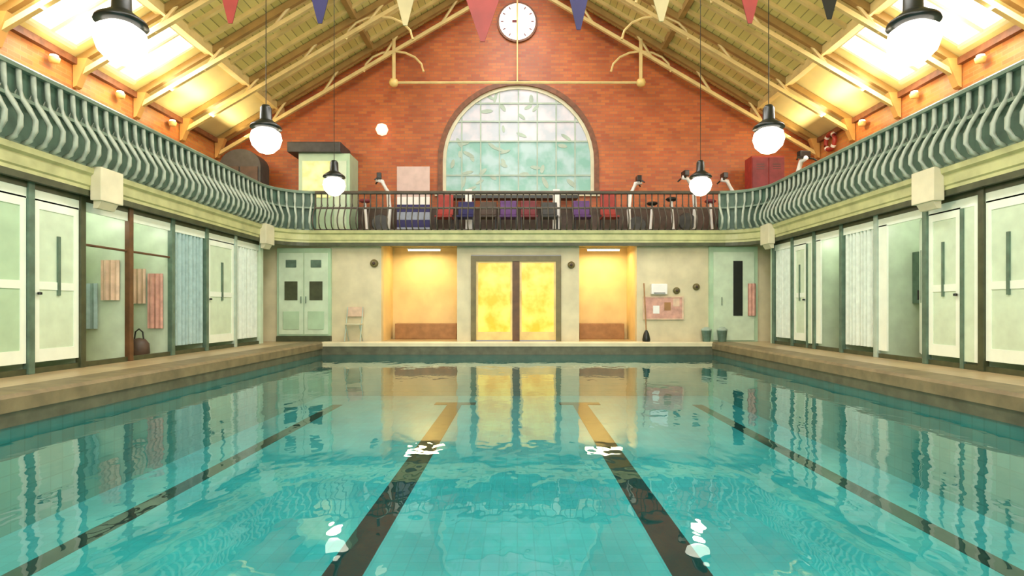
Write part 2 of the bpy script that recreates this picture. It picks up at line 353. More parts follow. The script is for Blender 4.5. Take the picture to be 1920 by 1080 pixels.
# roof slabs with skylight holes: strips along the slope
def slope_pt(s, x, off=0.0): return (s*x, roofz(x)+off)
def roof_piece(mb, s, xa, xb, ya, yb, t=.12, off=0.0):
    mb.prism([slope_pt(s, xa, off), slope_pt(s, xb, off), slope_pt(s, xb, off+t), slope_pt(s, xa, off+t)], 'y', ya, yb)
SKX = (6.62, 7.88)
for s, n in ((-1, 'left'), (1, 'right')):
    r = MB(); roof_piece(r, s, 1.2, 6.48, BY-TH, GY+TH)
    struct(r.build('ceiling_'+n, 'roof_boards'), 'yellow brown boarded roof slope')
    r = MB(); roof_piece(r, s, 6.48, SKX[0], BY-TH, GY+TH); roof_piece(r, s, SKX[1], WX+TH, BY-TH, GY+TH)
    ys = [BY-TH] + [v for p in SKYL for v in p] + [GY+TH]
    for a, b in zip(ys[::2], ys[1::2]): roof_piece(r, s, SKX[0], SKX[1], a, b)
    struct(r.build('ceiling_lower_'+n, 'roof_cream'), 'pale yellow panelled foot of the roof')
    for k, (a, b) in enumerate(SKYL):
        num = (3 if s < 0 else 6)+k
        p = MB(); roof_piece(p, s, SKX[0], SKX[1], a, b, .02, .05)
        wp = struct(p.build('window_%d' % num, 'sky_pane'), 'bright skylight pane in the roof foot')
        f = MB()
        roof_piece(f, s, SKX[0]-.04, SKX[0]+.02, a, b, .06, -.03); roof_piece(f, s, SKX[1]-.02, SKX[1]+.04, a, b, .06, -.03)
        roof_piece(f, s, SKX[0], SKX[1], (a+b)/2-.02, (a+b)/2+.02, .05, 0)
        f.build('window_frame', 'cream_light', wp)
        xm = (SKX[0]+SKX[1])/2
        area('skylight_light', (s*xm, (a+b)/2, roofz(xm)-.06), (0, s*RA, 0), 1.1, b-a-.1, 42*(b-a), (0.96, 0.98, 1.0))
    # glowing ridge panes, added out of view as fill light
    r = MB(); roof_piece(r, s, 0, 1.2, BY-TH, GY+TH, .03, .1)
    struct(r.build('window_%d' % (9 if s < 0 else 10), 'sky_pane'))
    area('roof_fill_uplight', (s*(WX-.75), 8.5, EAVE+.05), (0, PI-s*.5, 0), .12, 13.0, 105, (1.0, 0.84, 0.48))  # light without a fixture, added to brighten the roof slope
    # purlins
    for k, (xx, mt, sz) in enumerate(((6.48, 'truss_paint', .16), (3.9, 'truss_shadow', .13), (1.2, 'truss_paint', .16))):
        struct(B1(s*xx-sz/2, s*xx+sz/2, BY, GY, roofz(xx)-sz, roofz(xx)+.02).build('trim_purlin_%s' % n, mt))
    # eaves rail
    struct(B1(s*(WX-.10), s*WX, BY, GY, EAVE-.14, EAVE-.02).build('trim_eaves_'+n, 'brick_dark'))
    struct(B1(s*(WX-.03), s*WX, BY, GY, 3.0, 3.9).build('trim_dado_'+n, 'post_brown'))
# common rafters as one set of trims (part of the roof)
for s, n in ((-1, 'left'), (1, 'right')):
    r = MB(); y = 4.0
    while y < GY-.1:
        roof_piece(r, s, 1.25, 6.42, y, y+.07, .10, -.09); y += .53
    struct(r.build('trim_rafters_'+n, 'truss_paint'))

# ------------------------------------------------------------------ gallery floor, fascia, columns
R0 = .95; YF = 13.75
def gpath(off=0.0, y0=BY, n=10):
    """plan path along the left side, round the corner, along the far end to the right side; outward normal points over the pool"""
    P = [(-SX, y0, 1, 0), (-SX, YF-R0, 1, 0)]
    for i in range(1, n+1):
        t = PI/2*i/n; P.append((-SX+R0-R0*math.cos(t), YF-R0+R0*math.sin(t), math.cos(t), -math.sin(t)))
    Q = [(-x, y, -nx, ny) for x, y, nx, ny in P[::-1]]
    return P+Q
gl = MB()
gl.box(-WX, -SX-.02, BY, GY, 2.78, 3.0); gl.box(SX+.02, WX, BY, GY, 2.78, 3.0); gl.box(-SX-.02, SX+.02, YF+.02, GY, 2.78, 3.0)
for s in (-1, 1):
    pts = [(s*(SX+.02), YF+.02), (s*(SX+.02), YF-R0)]
    for i in range(1, 9):
        t = PI/2*i/8; pts.append((s*(SX-R0+R0*math.cos(t)+.0), YF-R0+R0*math.sin(t)))
    gl.prism(pts, 'z', 2.78, 3.0)
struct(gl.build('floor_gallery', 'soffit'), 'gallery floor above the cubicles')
fb = MB(); fb.sweep(gpath(), [(-.04, 2.655), (.03, 2.655), (.03, 2.735), (-.04, 2.735)])  # dark band stands in for the shadow below the beam
struct(fb.build('trim_beam_shade', 'post_dark'), 'dark strip painted as shade under the gallery beam')
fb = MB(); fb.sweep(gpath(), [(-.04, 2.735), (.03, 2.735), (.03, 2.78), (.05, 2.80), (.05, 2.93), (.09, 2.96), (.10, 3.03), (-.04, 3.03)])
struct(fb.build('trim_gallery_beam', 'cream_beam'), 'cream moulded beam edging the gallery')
# pilaster blocks on the beam
def bracket(x, y, s, label):
    t = thing('beam_bracket', label, 'bracket', (x, y, 0), 0, 'pale blocks on the gallery beam')
    MB().box(-.02*s, .13*s, -.22, .22, 2.60, 3.06, bev=.015).build('block', 'cream_light', t)
    MB().prism([(-.02*s, 2.60), (.10*s, 2.60), (.04*s, 2.50), (-.02*s, 2.50)], 'y', -.16, .16).build('corbel', 'cream_light', t)
for s, n in ((-1, 'left'), (1, 'right')):
    bracket(s*(SX-.06), 7.9, -s, 'pale cream bracket block on the %s gallery beam, nearer of the two' % n)
    bracket(s*(SX-.06), 12.95, -s, 'pale cream bracket block at the far %s corner of the gallery beam' % n)

# ------------------------------------------------------------------ bellied railing
PROF = [(.04, 3.03), (.16, 3.09), (.22, 3.20), (.22, 3.32), (.15, 3.46), (.07, 3.58), (.03, 3.72), (.02, 3.94)]
def baluster_mesh(r=.030, m_='rail_light'):
    mb = MB()
    mb.tube([(o, 0, z) for o, z in PROF], [r]*len(PROF), seg=8)
    mb.tube([(.05, 0, 3.60), (-.03, 0, 3.64), (.02, 0, 3.74)], .012, seg=5)
    ob = mb.build('baluster', m_, smooth=True); me = ob.data; bpy.data.objects.remove(ob); return me
balm = baluster_mesh()
def path_samples(P, step):
    out = []; carry = 0.0
    for (x0, y0, a0, b0), (x1, y1, a1, b1) in zip(P, P[1:]):
        d = math.hypot(x1-x0, y1-y0); t = carry
        while t < d:
            f = t/d; out.append((x0+(x1-x0)*f, y0+(y1-y0)*f, a0+(a1-a0)*f, b0+(b1-b0)*f)); t += step
        carry = t-d
    return out
def railing(P, label, panel=True, step=.2, me=None, m1='rail_green'):
    t = thing('gallery_railing', label, 'railing', (0, 0, 0), 0, 'gallery railings')
    MB().sweep(P, [(-.05, 3.93), (.06, 3.93), (.07, 3.97), (.04, 4.0), (-.03, 4.0), (-.06, 3.97)]).build('handrail', m1, t)
    MB().sweep(P, [(.0, 3.56), (.07, 3.56), (.07, 3.60), (.0, 3.60)]).build('middle_rail', m1, t)
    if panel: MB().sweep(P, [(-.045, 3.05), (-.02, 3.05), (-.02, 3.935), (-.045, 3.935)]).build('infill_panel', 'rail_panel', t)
    MB().sweep(P, [(-.02, 3.025), (.07, 3.025), (.07, 3.06), (-.02, 3.06)]).build('bottom_rail', m1, t)
    for x, y, nx, ny in path_samples(P, step)[:100]:
        b = bpy.data.objects.new('baluster', me or balm); COL.objects.link(b); b.parent = t
        b.location = (x, y, 0); b.rotation_euler = (0, 0, math.atan2(ny, nx))
    return t
full = gpath(y0=5.2)
half = len(full)//2
Lp = full[:half]; Rp = full[half:]
railing(Lp, 'grey green bellied iron railing along the left gallery')
railing(Rp, 'grey green bellied iron railing along the right gallery')
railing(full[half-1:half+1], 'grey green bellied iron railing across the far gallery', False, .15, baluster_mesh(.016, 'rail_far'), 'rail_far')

# ------------------------------------------------------------------ cubicles
ZT = 2.70
def cubicle(s, y0, y1, kind, label, post='post_dark', door='mint_pale', cloth='pale_cloth', slot=True, lamp=True, split=False):
    """one changing cubicle: partition at its far end, back, bench, front post, door or curtain"""
    sn = 'left' if s < 0 else 'right'
    t = thing('changing_cubicle', label, 'cubicle', (s*FXs, (y0+y1)/2, DZ), 0, 'changing cubicles along the %s deck' % sn)
    h = (y1-y0)/2; H = ZT-DZ
    X = lambda v: s*v
    B1(X(.03), X(1.12), h-.035, h, .0, H-.02).build('partition', 'mint_pale', t)
    B1(X(1.10), X(1.14), -h, h-.035, .0, H-.02).build('back_panel', 'mint', t)
    B1(X(.72), X(1.10), -h+.02, h-.04, .42, .46).build('bench', 'timber', t)
    B1(X(-.03), X(.05), h-.095, h-.004, .0, H, bev=.01).build('post', post, t)
    B1(X(0), X(.035), -h+.005, h-.095, H-.24, H-.11).build('header', 'mint_white', t)
    B1(X(-.01), X(.04), -h+.005, h-.095, H-.11, H).build('shade_strip', 'post_dark', t)  # dark colour imitates the shade just under the beam
    B1(X(0), X(.05), -h+.005, h-.095, .0, .07).build('threshold', 'post_dark', t)
    w0, w1 = -h+.012, h-.10; W = w1-w0
    if kind == 'door':
        if split:
            wa = w0+W*.34
            B1(X(.0), X(.03), w0, w0+.07, .10, H-.24).build('white_stile', 'mint_white', t)
            B1(X(.005), X(.025), w0+.07, wa-.06, .10, H-.24).build('side_panel', door, t)
            B1(X(-.01), X(.04), wa-.06, wa, .0, H-.24).build('inner_post', post, t)
            w0 = wa; W = w1-w0
        m = MB(); m.box(X(.0), X(.03), w0, w0+.08, .14, H-.22); m.box(X(.0), X(.03), w1-.08, w1, .14, H-.22)
        m.box(X(.0), X(.03), w0+.08, w1-.08, .14, .30); m.box(X(.0), X(.03), w0+.08, w1-.08, 1.05, 1.15)
        m.box(X(.0), X(.03), w0+.08, w1-.08, H-.34, H-.22)
        d = m.build('door', 'mint_white', t)
        B1(X(.01), X(.022), w0+.08, w1-.08, .30, 1.05).build('lower_panel', door, d)
        B1(X(.01), X(.022), w0+.08, w1-.08, 1.15, H-.34).build('upper_panel', door, d)
        if slot:
            B1(X(-.012), X(.012), w0+W*.50, w0+W*.56, .98, 1.75).build('slot', 'post_green', d)
        MB().lathe([(0, -.02), (.025, -.015), (.025, .015), (0, .02)], (X(-.03), w0+.05, 1.0), 10).build('door_knob', 'black', d)
    elif kind == 'ajar':
        d = MB(); q = W*.62
        rot = Matrix.Rotation(s*.9, 3, 'Z')
        d = MB(); d.box(-.015, .015, 0, q, .12, H-.22)
        o = d.build('door', 'mint_white', t); o.location = (X(.02), w0, 0); o.rotation_euler = (0, 0, -s*.55)
        MB().box(X(-.022), X(-.014), q*.45, q*.55, .9, 1.7).build('slot', 'post_green', o)
        MB().tube([(X(-.035), q-.08, .95), (X(-.035), q-.08, 1.1)], .012).build('handle', 'black', o)
        B1(X(.0), X(.03), w1-W*.2, w1, .12, H-.22).build('side_panel', 'mint_white', t)
        B1(X(.6), X(.66), h-.30, h-.045, .9, 1.75).build('hanging_cloth', 'post_green', t)
    elif kind == 'curtain':
        m = MB(); n = 28; pts = []
        for i in range(n+1):
            pts.append((X(.03)+X(.035)*math.sin(i*1.9), w0+W*i/n))
        bk = [(x+X(.008), y) for x, y in pts[::-1]]
        A = pts+bk
        m.prism(A, 'z', .16, H-.24)
        m.build('curtain', cloth, t)
        MB().tube([(X(.03), w0, H-.23), (X(.03), w1, H-.23)], .012).build('curtain_rail', 'post_dark', t)
    elif kind == 'open':
        MB().tube([(X(.02), w0, 1.70), (X(.02), w1, 1.70)], .018).build('cross_rail', 'post_brown', t)
        B1(X(.85), X(1.10), -h+.02, h-.04, 1.22, 1.25).build('shelf', 'timber', t)
        for k in range(2):
            MB().tube([(X(1.09), -h*.4+k*.35, 1.62), (X(1.02), -h*.4+k*.35, 1.60), (X(1.02), -h*.4+k*.35, 1.66)], .012, 6).build('coat_hook', 'black', t)
    if lamp:
        MB().lathe([(0, -.07), (.05, -.06), (.07, -.02), (.07, .0)], (X(.5), 0, H-.02), 12).build('lamp', 'lamp_glass', t, smooth=True)
        point('cubicle_light', (s*(FXs+.5), (y0+y1)/2, ZT-.22), 7, (1.0, 0.97, 0.86), .06)
    return t
yl = [4.9, 5.9, 6.94, 7.76, 8.72, 9.78, 10.85, 11.95, 13.1]
kl = [('door', 'mint changing cubicle with a plain door at the near left edge', 'post_green'),
      ('door', 'mint changing cubicle with a knobbed door, left of the narrow slotted one', 'post_green'),
      ('door', 'narrow mint changing cubicle with a tall dark slot in its white edged door', 'post_dark'),
      ('open', 'open changing cubicle with a cross rail and peach towels, left deck', 'post_brown'),
      ('open', 'open changing cubicle with pink clothes and a dark bag, left deck', 'post_green'),
      ('curtain', 'changing cubicle closed by a blue grey curtain, left deck', 'post_green'),
      ('door', 'pale changing cubicle with a slotted door beyond the blue grey curtain', 'mint_grey'),
      ('curtain', 'last pale curtained cubicle at the far end of the left deck', 'mint_pale')]
for k, (kind, lab, post) in enumerate(kl):
    cubicle(-1, yl[k], yl[k+1], kind, lab, post, door=['mint', 'mint', 'mint_pale', 'mint', 'mint', 'mint', 'mint_pale', 'mint_pale'][k],
            cloth='blue_cloth' if k == 5 else 'pale_cloth', slot=k in (2, 6), lamp=k > 0)
yr = [4.9, 6.1, 7.27, 8.27, 9.4, 10.4, 11.35, 12.25, 13.15]
kr = [('door', 'mint changing cubicle with a plain door at the near right edge', 'post_green'),
      ('door', 'wide mint changing cubicle with a dark slot, at the right edge of the photo', 'post_dark'),
      ('door', 'mint changing cubicle with a slotted door behind the near right bracket block', 'post_green'),
      ('ajar', 'changing cubicle with its white door ajar, fourth from the near end of the right deck', 'mint_grey'),
      ('curtain', 'changing cubicle with a pale curtain between two doors, right deck', 'post_green'),
      ('ajar', 'changing cubicle with its door ajar beyond the pale curtain, right deck', 'post_green'),
      ('door', 'small looking slotted cubicle door, second from the far end of the right deck', 'post_green'),
      ('curtain', 'last pale curtained cubicle at the far end of the right deck', 'post_green')]
for k, (kind, lab, post) in enumerate(kr):
    cubicle(1, yr[k], yr[k+1], kind, lab, post, door=['mint', 'mint_pale', 'mint_pale', 'mint_pale', 'mint', 'mint_pale', 'mint_pale', 'mint_pale'][k],
            slot=k in (1, 2, 6), lamp=k > 0, split=k in (1, 2, 6))
# end returns closing the cubicle rows
for s, n, y in ((-1, 'left', 13.1), (1, 'right', 13.15)):
    struct(B1(s*FXs, s*BXs, y+.05, y+.12, DZ, 2.78).build('wall_row_end_'+n, 'mint_pale'))

# towels, clothes and bags in the open cubicles
def ptowel(x0, x1, y, z, h_, m_, label):
    """towel hung flat on the partition facing the camera side"""
    mb = MB(); n = 10; pts = [(x0+(x1-x0)*i/n, y-.03+.018*math.sin(i*1.9)) for i in range(n+1)]
    mb.prism(pts+[(a, b+.015) for a, b in pts[::-1]], 'z', z-h_, z)
    o = mb.build('hanging_towel', m_); tag(o, label, 'towel', 'towels in the left cubicles'); return o
ptowel(-6.42, -6.14, 8.66, 1.86, .62, 'peach_cloth', 'short peach towel in the cross railed cubicle, nearer the pool')
ptowel(-6.85, -6.48, 8.66, 1.50, .70, 'blue_cloth', 'blue grey towel in the cross railed cubicle, beside the short peach one')
ptowel(-6.40, -6.14, 9.72, 1.72, .95, 'pink_cloth', 'long pink towel above the dark bags of the left cubicle')
ptowel(-6.72, -6.44, 9.72, 1.80, .60, 'peach_cloth', 'peach towel beside the long pink one above the dark bags')
def bag(x, y, z, m_, label):
    t = thing('sports_bag', label, 'bag', (x, y, z), 0, 'bags in the cubicles')
    mb = MB(); mb.lathe([(0, 0), (.13, .0), (.16, .06), (.15, .22), (.09, .30), (0, .32)], seg=16)
    mb.build('bag_body', m_, t, smooth=True)
    MB().tube([(-.08, 0, .28), (-.06, 0, .42), (.0, 0, .47), (.06, 0, .42), (.08, 0, .28)], .012, 6).build('strap', 'black', t)
bag(-6.90, 9.25, DZ+.46, 'black', 'dark bag standing on the bench of the left cubicle with pink clothes')
bag(-6.35, 9.40, DZ+.001, 'dark_brown', 'dark brown bag on the floor of the left cubicle with pink clothes')

# ------------------------------------------------------------------ far wall: doors and things
def far_door():
    a, b = DO; t = struct(B1(a, a+.13, FY-.04, FY+.06, DZ, zz(480)).build('door_1', 'door_frame'), 'double door with amber lit glass')
    B1(b-.13, b, FY-.04, FY+.06, DZ, zz(480)).build('door_jamb', 'door_frame', t)
    B1(a+.13, b-.13, FY-.04, FY+.06, zz(490), zz(480)).build('door_head', 'door_frame', t)
    c0 = (a+b)/2; B1(c0-.09, c0+.09, FY-.02, FY+.05, DZ, zz(490)).build('meeting_stile', 'post_brown', t)
    for s0, s1 in ((a+.13, c0-.09), (c0+.09, b-.13)):
        lf = MB(); lf.box(s0, s0+.05, FY, FY+.04, DZ+.03, zz(490)); lf.box(s1-.05, s1, FY, FY+.04, DZ+.03, zz(490))
        lf.box(s0+.05, s1-.05, FY, FY+.04, DZ+.03, DZ+.24); lf.box(s0+.05, s1-.05, FY, FY+.04, zz(490)-.04, zz(490))
        l = lf.build('door_leaf', 'gold', t)
        B1(s0+.05, s1-.05, FY+.015, FY+.03, DZ+.24, zz(490)-.04).build('glass_pane', 'amber_glass', l)
        MB().tube([(c0+(.13 if s0 > c0 else -.13), FY-.04, DZ+.95), (c0+(.13 if s0 > c0 else -.13), FY-.04, DZ+1.25)], .014).build('door_handle', 'gold', l)
far_door()
# green double door, left end
a, b = GD
gd = struct(MB().box(a+.02, b, FY-.07, FY, DZ+.14, 2.62).build('door_2', 'mint'), 'pale green double door with four dark panes')
c0 = (a+b)/2+.02
for s0, s1 in ((a+.08, c0-.01), (c0+.01, b-.06)):
    lf = B1(s0, s1, FY-.10, FY-.07, DZ+.18, 2.5).build('door_leaf', 'mint_pale', gd)
    xm = (s0+s1)/2
    B1(xm-.16, xm+.16, FY-.115, FY-.10, zz(563), zz(528), bev=.004).build('pane', 'post_dark', lf)
    B1(xm-.13, xm+.13, FY-.115, FY-.10, zz(502), zz(488), bev=.004).build('upper_pane', 'post_green', lf)
    B1(xm-.20, xm+.20, FY-.112, FY-.10, DZ+.3, DZ+.75, bev=.01).build('lower_panel', 'mint', lf)
    MB().tube([(c0+(.06 if s0 > c0 else -.06), FY-.13, 1.25), (c0+(.06 if s0 > c0 else -.06), FY-.13, 1.42)], .012).build('door_handle', 'post_green', lf)
struct(B1(a+.02, b, FY-.12, FY, DZ, DZ+.13).build('trim_step', 'post_dark'), 'dark step below the green door')
# green door, right end
a, b = RD
gd = struct(B1(a, b-.02, FY-.07, FY, DZ, 2.66).build('door_3', 'mint'), 'pale green door with a tall narrow dark window')
lf = B1(a+.10, b-.12, FY-.10, FY-.07, DZ+.03, 2.52).build('door_leaf', 'mint_pale', gd)
B1(px(1372), px(1389), FY-.115, FY-.10, zz(592), zz(490)).build('narrow_window', 'black', lf)
MB().tube([(px(1350), FY-.13, 1.2), (px(1350), FY-.13, 1.4)], .012).build('door_handle', 'post_green', lf)
mb = MB(); pts = [(px(1398)+.2*i/8, FY-.15+.018*math.sin(i*1.8)) for i in range(9)]
mb.prism(pts+[(x, y+.012) for x, y in pts[::-1]], 'z', zz(592), zz(532))
tag(mb.build('hanging_towel', 'pink_cloth'), 'dull pink towel hanging right of the narrow dark window', 'towel')
# towel dispenser, sign and mop on the right cream wall
t = thing('towel_dispenser', 'white dispenser on the cream wall right of the right alcove', 'dispenser', (px(1234), FY-.07, zz(552)))
MB().box(-.20, .20, -.07, .07, 0, .26, bev=.03).build('casing', 'white', t)
MB().box(-.14, .14, -.075, -.065, .02, .04).build('slot', 'dark_grey', t)
t = thing('notice_board', 'dull pink framed notice board under the white dispenser', 'board', (px(1246), FY-.03, zz(597)))
MB().box(-.50, .42, -.02, .02, 0, .52, bev=.01).build('board', 'pink_cloth', t)
fr = MB(); fr.box(-.54, .46, -.03, .02, -.03, .0); fr.box(-.54, .46, -.03, .02, .52, .55); fr.box(-.54, -.50, -.03, .02, 0, .52); fr.box(.42, .46, -.03, .02, 0, .52)
fr.build('frame', 'peach_cloth', t)
for q, (u, v) in enumerate(((-.3, .12), (-.02, .2), (.2, .3))): B1(u, u+.16, -.026, -.02, v, v+.2).build('paper', ['white', 'timber', 'peach_cloth'][q], t)
t = thing('mop', 'dark mop with a brown handle leaning on the right alcove edge', 'mop', (px(1208), FY-.22, DZ))
MB().tube([(0, 0, .22), (-.02, .17, 1.45)], .016).build('handle', 'timber', t)
MB().lathe([(.09, 0), (.10, .06), (.07, .2), (.03, .28), (0, .3)], seg=12).build('mop_head', 'black', t, smooth=True)
for k, (xx, yy, r_, lab) in enumerate(((1268, 545, .085, 'round brown wall fitting just right of the white dispenser'), (1305, 538, .085, 'round brown wall fitting beside the right green door'),
                      (702, 494, .10, 'small round dark fitting high left of the left alcove'), (1071, 497, .09, 'small round dark fitting high between the amber doors and right alcove'))):
    t = thing('wall_fitting', lab, 'fitting', (px(xx), FY, zz(yy)), 0, 'round fittings on the far wall')
    m_ = MB(); m_.lathe([(0, 0), (r_, 0), (r_, .04), (r_*.6, .07), (0, .08)], seg=16)
    o = m_.build('casing', 'door_frame', t, smooth=True); o.rotation_euler = (PI/2, 0, 0)
    m_ = MB(); m_.lathe([(0, .07), (r_*.4, .075), (r_*.3, .10), (0, .105)], seg=12); o = m_.build('centre', 'dark_brown', t, smooth=True); o.rotation_euler = (PI/2, 0, 0)
# waste bins below the right green door
for k, xx in enumerate((1318, 1347)):
    t = thing('waste_bin', ['small dark green bin left of the right green door', 'small dark green bin in front of the right green door'][k], 'bin', (px(xx), FY-.26, DZ), 0, 'bins at the far right')
    MB().lathe([(.0, 0), (.09, 0), (.12, .28), (.11, .28), (.0, .26)], seg=14).build('bin_body', 'post_green', t)
    MB().lathe([(.125, .28), (.125, .31), (.06, .36), (0, .37)], seg=14).build('lid', 'mint_grey', t)
# life hoop on left cream wall
t = thing('folding_chair', 'pale folding chair standing between the green door and the left alcove', 'chair', (px(668), FY-.17, DZ), 0)
MB().box(-.2, .2, -.17, .1, .42, .45, bev=.01).build('seat', 'cream_wall', t)
MB().box(-.2, .2, .09, .12, .62, .86, bev=.01).build('backrest', 'peach_cloth', t)
for u in (-1, 1):
    MB().tube([(u*.19, .1, .86), (u*.19, -.17, 0.012)], .012).build('leg', 'mint_grey', t)
    MB().tube([(u*.17, -.15, .42), (u*.17, .12, 0.012)], .012).build('leg', 'mint_grey', t)

# ------------------------------------------------------------------ lunette window
wf = struct(B1(LX-LR, LX+LR, GY+.02, GY+.14, LZ0, LZ0+.07).build('window_1', 'cream_light'), 'arched frosted window, pale above and sea green below')
DZV = CAMZ+(HY-264)/68.2
def chord(z): return LR if z <= LZS else math.sqrt(max(0, LR*LR-(z-LZS)**2))
up = [(LX+chord(DZV), DZV)] + [(x, z) for x, z in arc if z > DZV] + [(LX-chord(DZV), DZV)]
MB().prism(up, 'y', GY+.08, GY+.10).build('upper_pane', 'frost_upper', wf)
lo = [(LX-LR, LZ0), (LX+LR, LZ0), (LX+LR, LZS)] + [(x, z) for x, z in arc if LZS < z < DZV and x > LX] + [(LX+chord(DZV), DZV), (LX-chord(DZV), DZV)] + \
     [(x, z) for x, z in arc if LZS < z < DZV and x < LX] + [(LX-LR, LZS)]
MB().prism(lo, 'y', GY+.08, GY+.10).build('lower_pane', 'frost_lower', wf)
fm = MB()
inn = [(LX+(LR-.09)*math.cos(t), LZS+(LR-.09)*math.sin(t)) for t in [PI*i/24 for i in range(25)]]
for i in range(24): fm.prism([inn[i], arc[i], arc[i+1], inn[i+1]], 'y', GY+.02, GY+.13)
fm.box(LX-LR, LX-LR+.09, GY+.02, GY+.13, LZ0, LZS); fm.box(LX+LR-.09, LX+LR, GY+.02, GY+.13, LZ0, LZS)
fm.build('window_frame', 'cream_light', wf)
for k in range(1, 8):
    x = LX-LR+2*LR*k/8; zt = LZS+math.sqrt(LR*LR-(x-LX)**2)-.05
    MB().box(x-.018, x+.018, GY+.05, GY+.08, LZ0+.07, zt).build('glazing_bar', 'mint_grey', wf)
for z in (LZ0+.5, DZV, DZV+.55, DZV+1.05):
    c_ = chord(z)-.06; MB().box(LX-c_, LX+c_, GY+.045, GY+.075, z-.02, z+.02).build('glazing_bar', 'mint_grey', wf)
# etched leaf shapes in the panes
em = MB()
for k in range(34):
    z = LZ0+.15+random.random()*(LR+LZS-LZ0-.4); c_ = chord(z)-.25; x = LX+(random.random()*2-1)*c_
    aa = random.random()*PI; r1 = .10+.08*random.random(); r2 = .04+.03*random.random()
    em.prism([(x+r1*math.cos(t)*math.cos(aa)-r2*math.sin(t)*math.sin(aa), z+r1*math.cos(t)*math.sin(aa)+r2*math.sin(t)*math.cos(aa)) for t in [2*PI*i/8 for i in range(8)]], 'y', GY+.068-.0002*k, GY+.0795)
em.build('etched_pattern', 'mint_grey', wf)
struct(B1(LX-LR-.2, LX+LR+.2, GY-.12, GY, LZ0-.10, LZ0).build('trim_sill', 'cream_light'))

# ------------------------------------------------------------------ clock
t = thing('wall_clock', 'round white clock high on the brick gable', 'clock', (0, GY, CAMZ+(HY-43)/68.2))
def ydisc(r, d0, d1, seg=32): return MB().lathe([(0, d0), (r, d0), (r, d1), (0, d1)], seg=seg)
o = ydisc(.55, 0, .07).build('clock_case', 'brick_dark', t); o.rotation_euler = (PI/2, 0, 0)
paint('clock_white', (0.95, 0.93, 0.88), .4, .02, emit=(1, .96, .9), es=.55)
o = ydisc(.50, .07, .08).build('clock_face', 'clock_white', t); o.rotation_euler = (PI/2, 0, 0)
MB().box(-.02, .02, -.10, -.085, -.05, .38).build('minute_hand', 'maroon', t)
MB().box(-.14, .02, -.10, -.085, -.03, .03, rot=None).build('hour_hand', 'maroon', t)
for k in range(12):
    a_ = k*PI/6; m = MB(); m.box(-.012, .012, -.092, -.08, .38, .45)
    o = m.build('hour_mark', 'maroon', t); o.rotation_euler = (0, a_, 0)

# ------------------------------------------------------------------ trusses
def truss(y, label, dz=.5, tie=False):
    t = thing('roof_truss', label, 'truss', (0, y, 0), 0, 'roof trusses')
    for s in (-1, 1):
        MB().prism([(s*.55, roofz(.55)-dz), (s*(WX-.12), roofz(WX-.12)-dz+.1), (s*(WX-.12), roofz(WX-.12)-dz+.2), (s*.55, roofz(.55)-dz+.1)], 'y', -.04, .04).build('rafter', 'truss_paint', t)
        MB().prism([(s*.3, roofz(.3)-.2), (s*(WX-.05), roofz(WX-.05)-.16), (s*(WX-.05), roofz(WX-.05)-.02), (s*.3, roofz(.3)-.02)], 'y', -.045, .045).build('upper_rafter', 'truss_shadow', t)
        for xx in (2.0, 3.6, 5.2, 6.6):
            MB().tube([(s*xx, 0, roofz(xx)-dz+.1), (s*(xx-.45), 0, roofz(xx-.45)-.1)], .035, 6).build('strut', 'truss_paint', t)
        MB().prism([(s*(WX-.02), EAVE-.55), (s*(WX-.08), EAVE-.52), (s*(WX-.18), EAVE-.28), (s*(WX-.28), EAVE-.02), (s*(WX-.02), EAVE-.02)], 'y', -.07, .07).build('corbel', 'orange_wood', t)
        # curved brace
        pts = [(s*(3.3+.8*math.cos(a_)), 0, roofz(3.3)-dz-.45+.55*math.sin(a_)) for a_ in [PI*i/8 for i in range(9)]]
        MB().tube(pts, .03, 6).build('curved_brace', 'truss_paint', t)
    if tie:
        zt = CAMZ+(HY-155)/F*y
        MB().tube([(-3.4, 0, zt), (3.4, 0, zt)], .035, 6).build('tie_rod', 'truss_paint', t)
        MB().tube([(0, 0, zt), (0, 0, roofz(0)-.3)], .02, 6).build('king_rod', 'truss_paint', t)
        for s in (-1, 1):
            MB().tube([(s*3.3, 0, zt), (s*3.3, 0, roofz(3.3)-.2)], .05, 6).build('hanger', 'truss_paint', t)
            MB().lathe([(0, -.12), (.1, -.08), (.13, 0), (.1, .08), (0, .12)], (s*3.3, 0, zt), 12).build('boss', 'gold', t, smooth=True)
for k, y in enumerate((5.4, 7.0, 8.6, 10.2, 11.8, 13.4)):
    truss(y, ['golden roof truss nearest the camera, above the bunting', 'golden roof truss second from the camera', 'golden roof truss in front of the middle skylights',
              'golden roof truss crossing just beyond the middle skylights', 'golden roof truss before the far pair', 'golden roof truss one before the brick gable'][k])
truss(14.95, 'golden roof truss with a tie rod against the brick gable', .62, True)

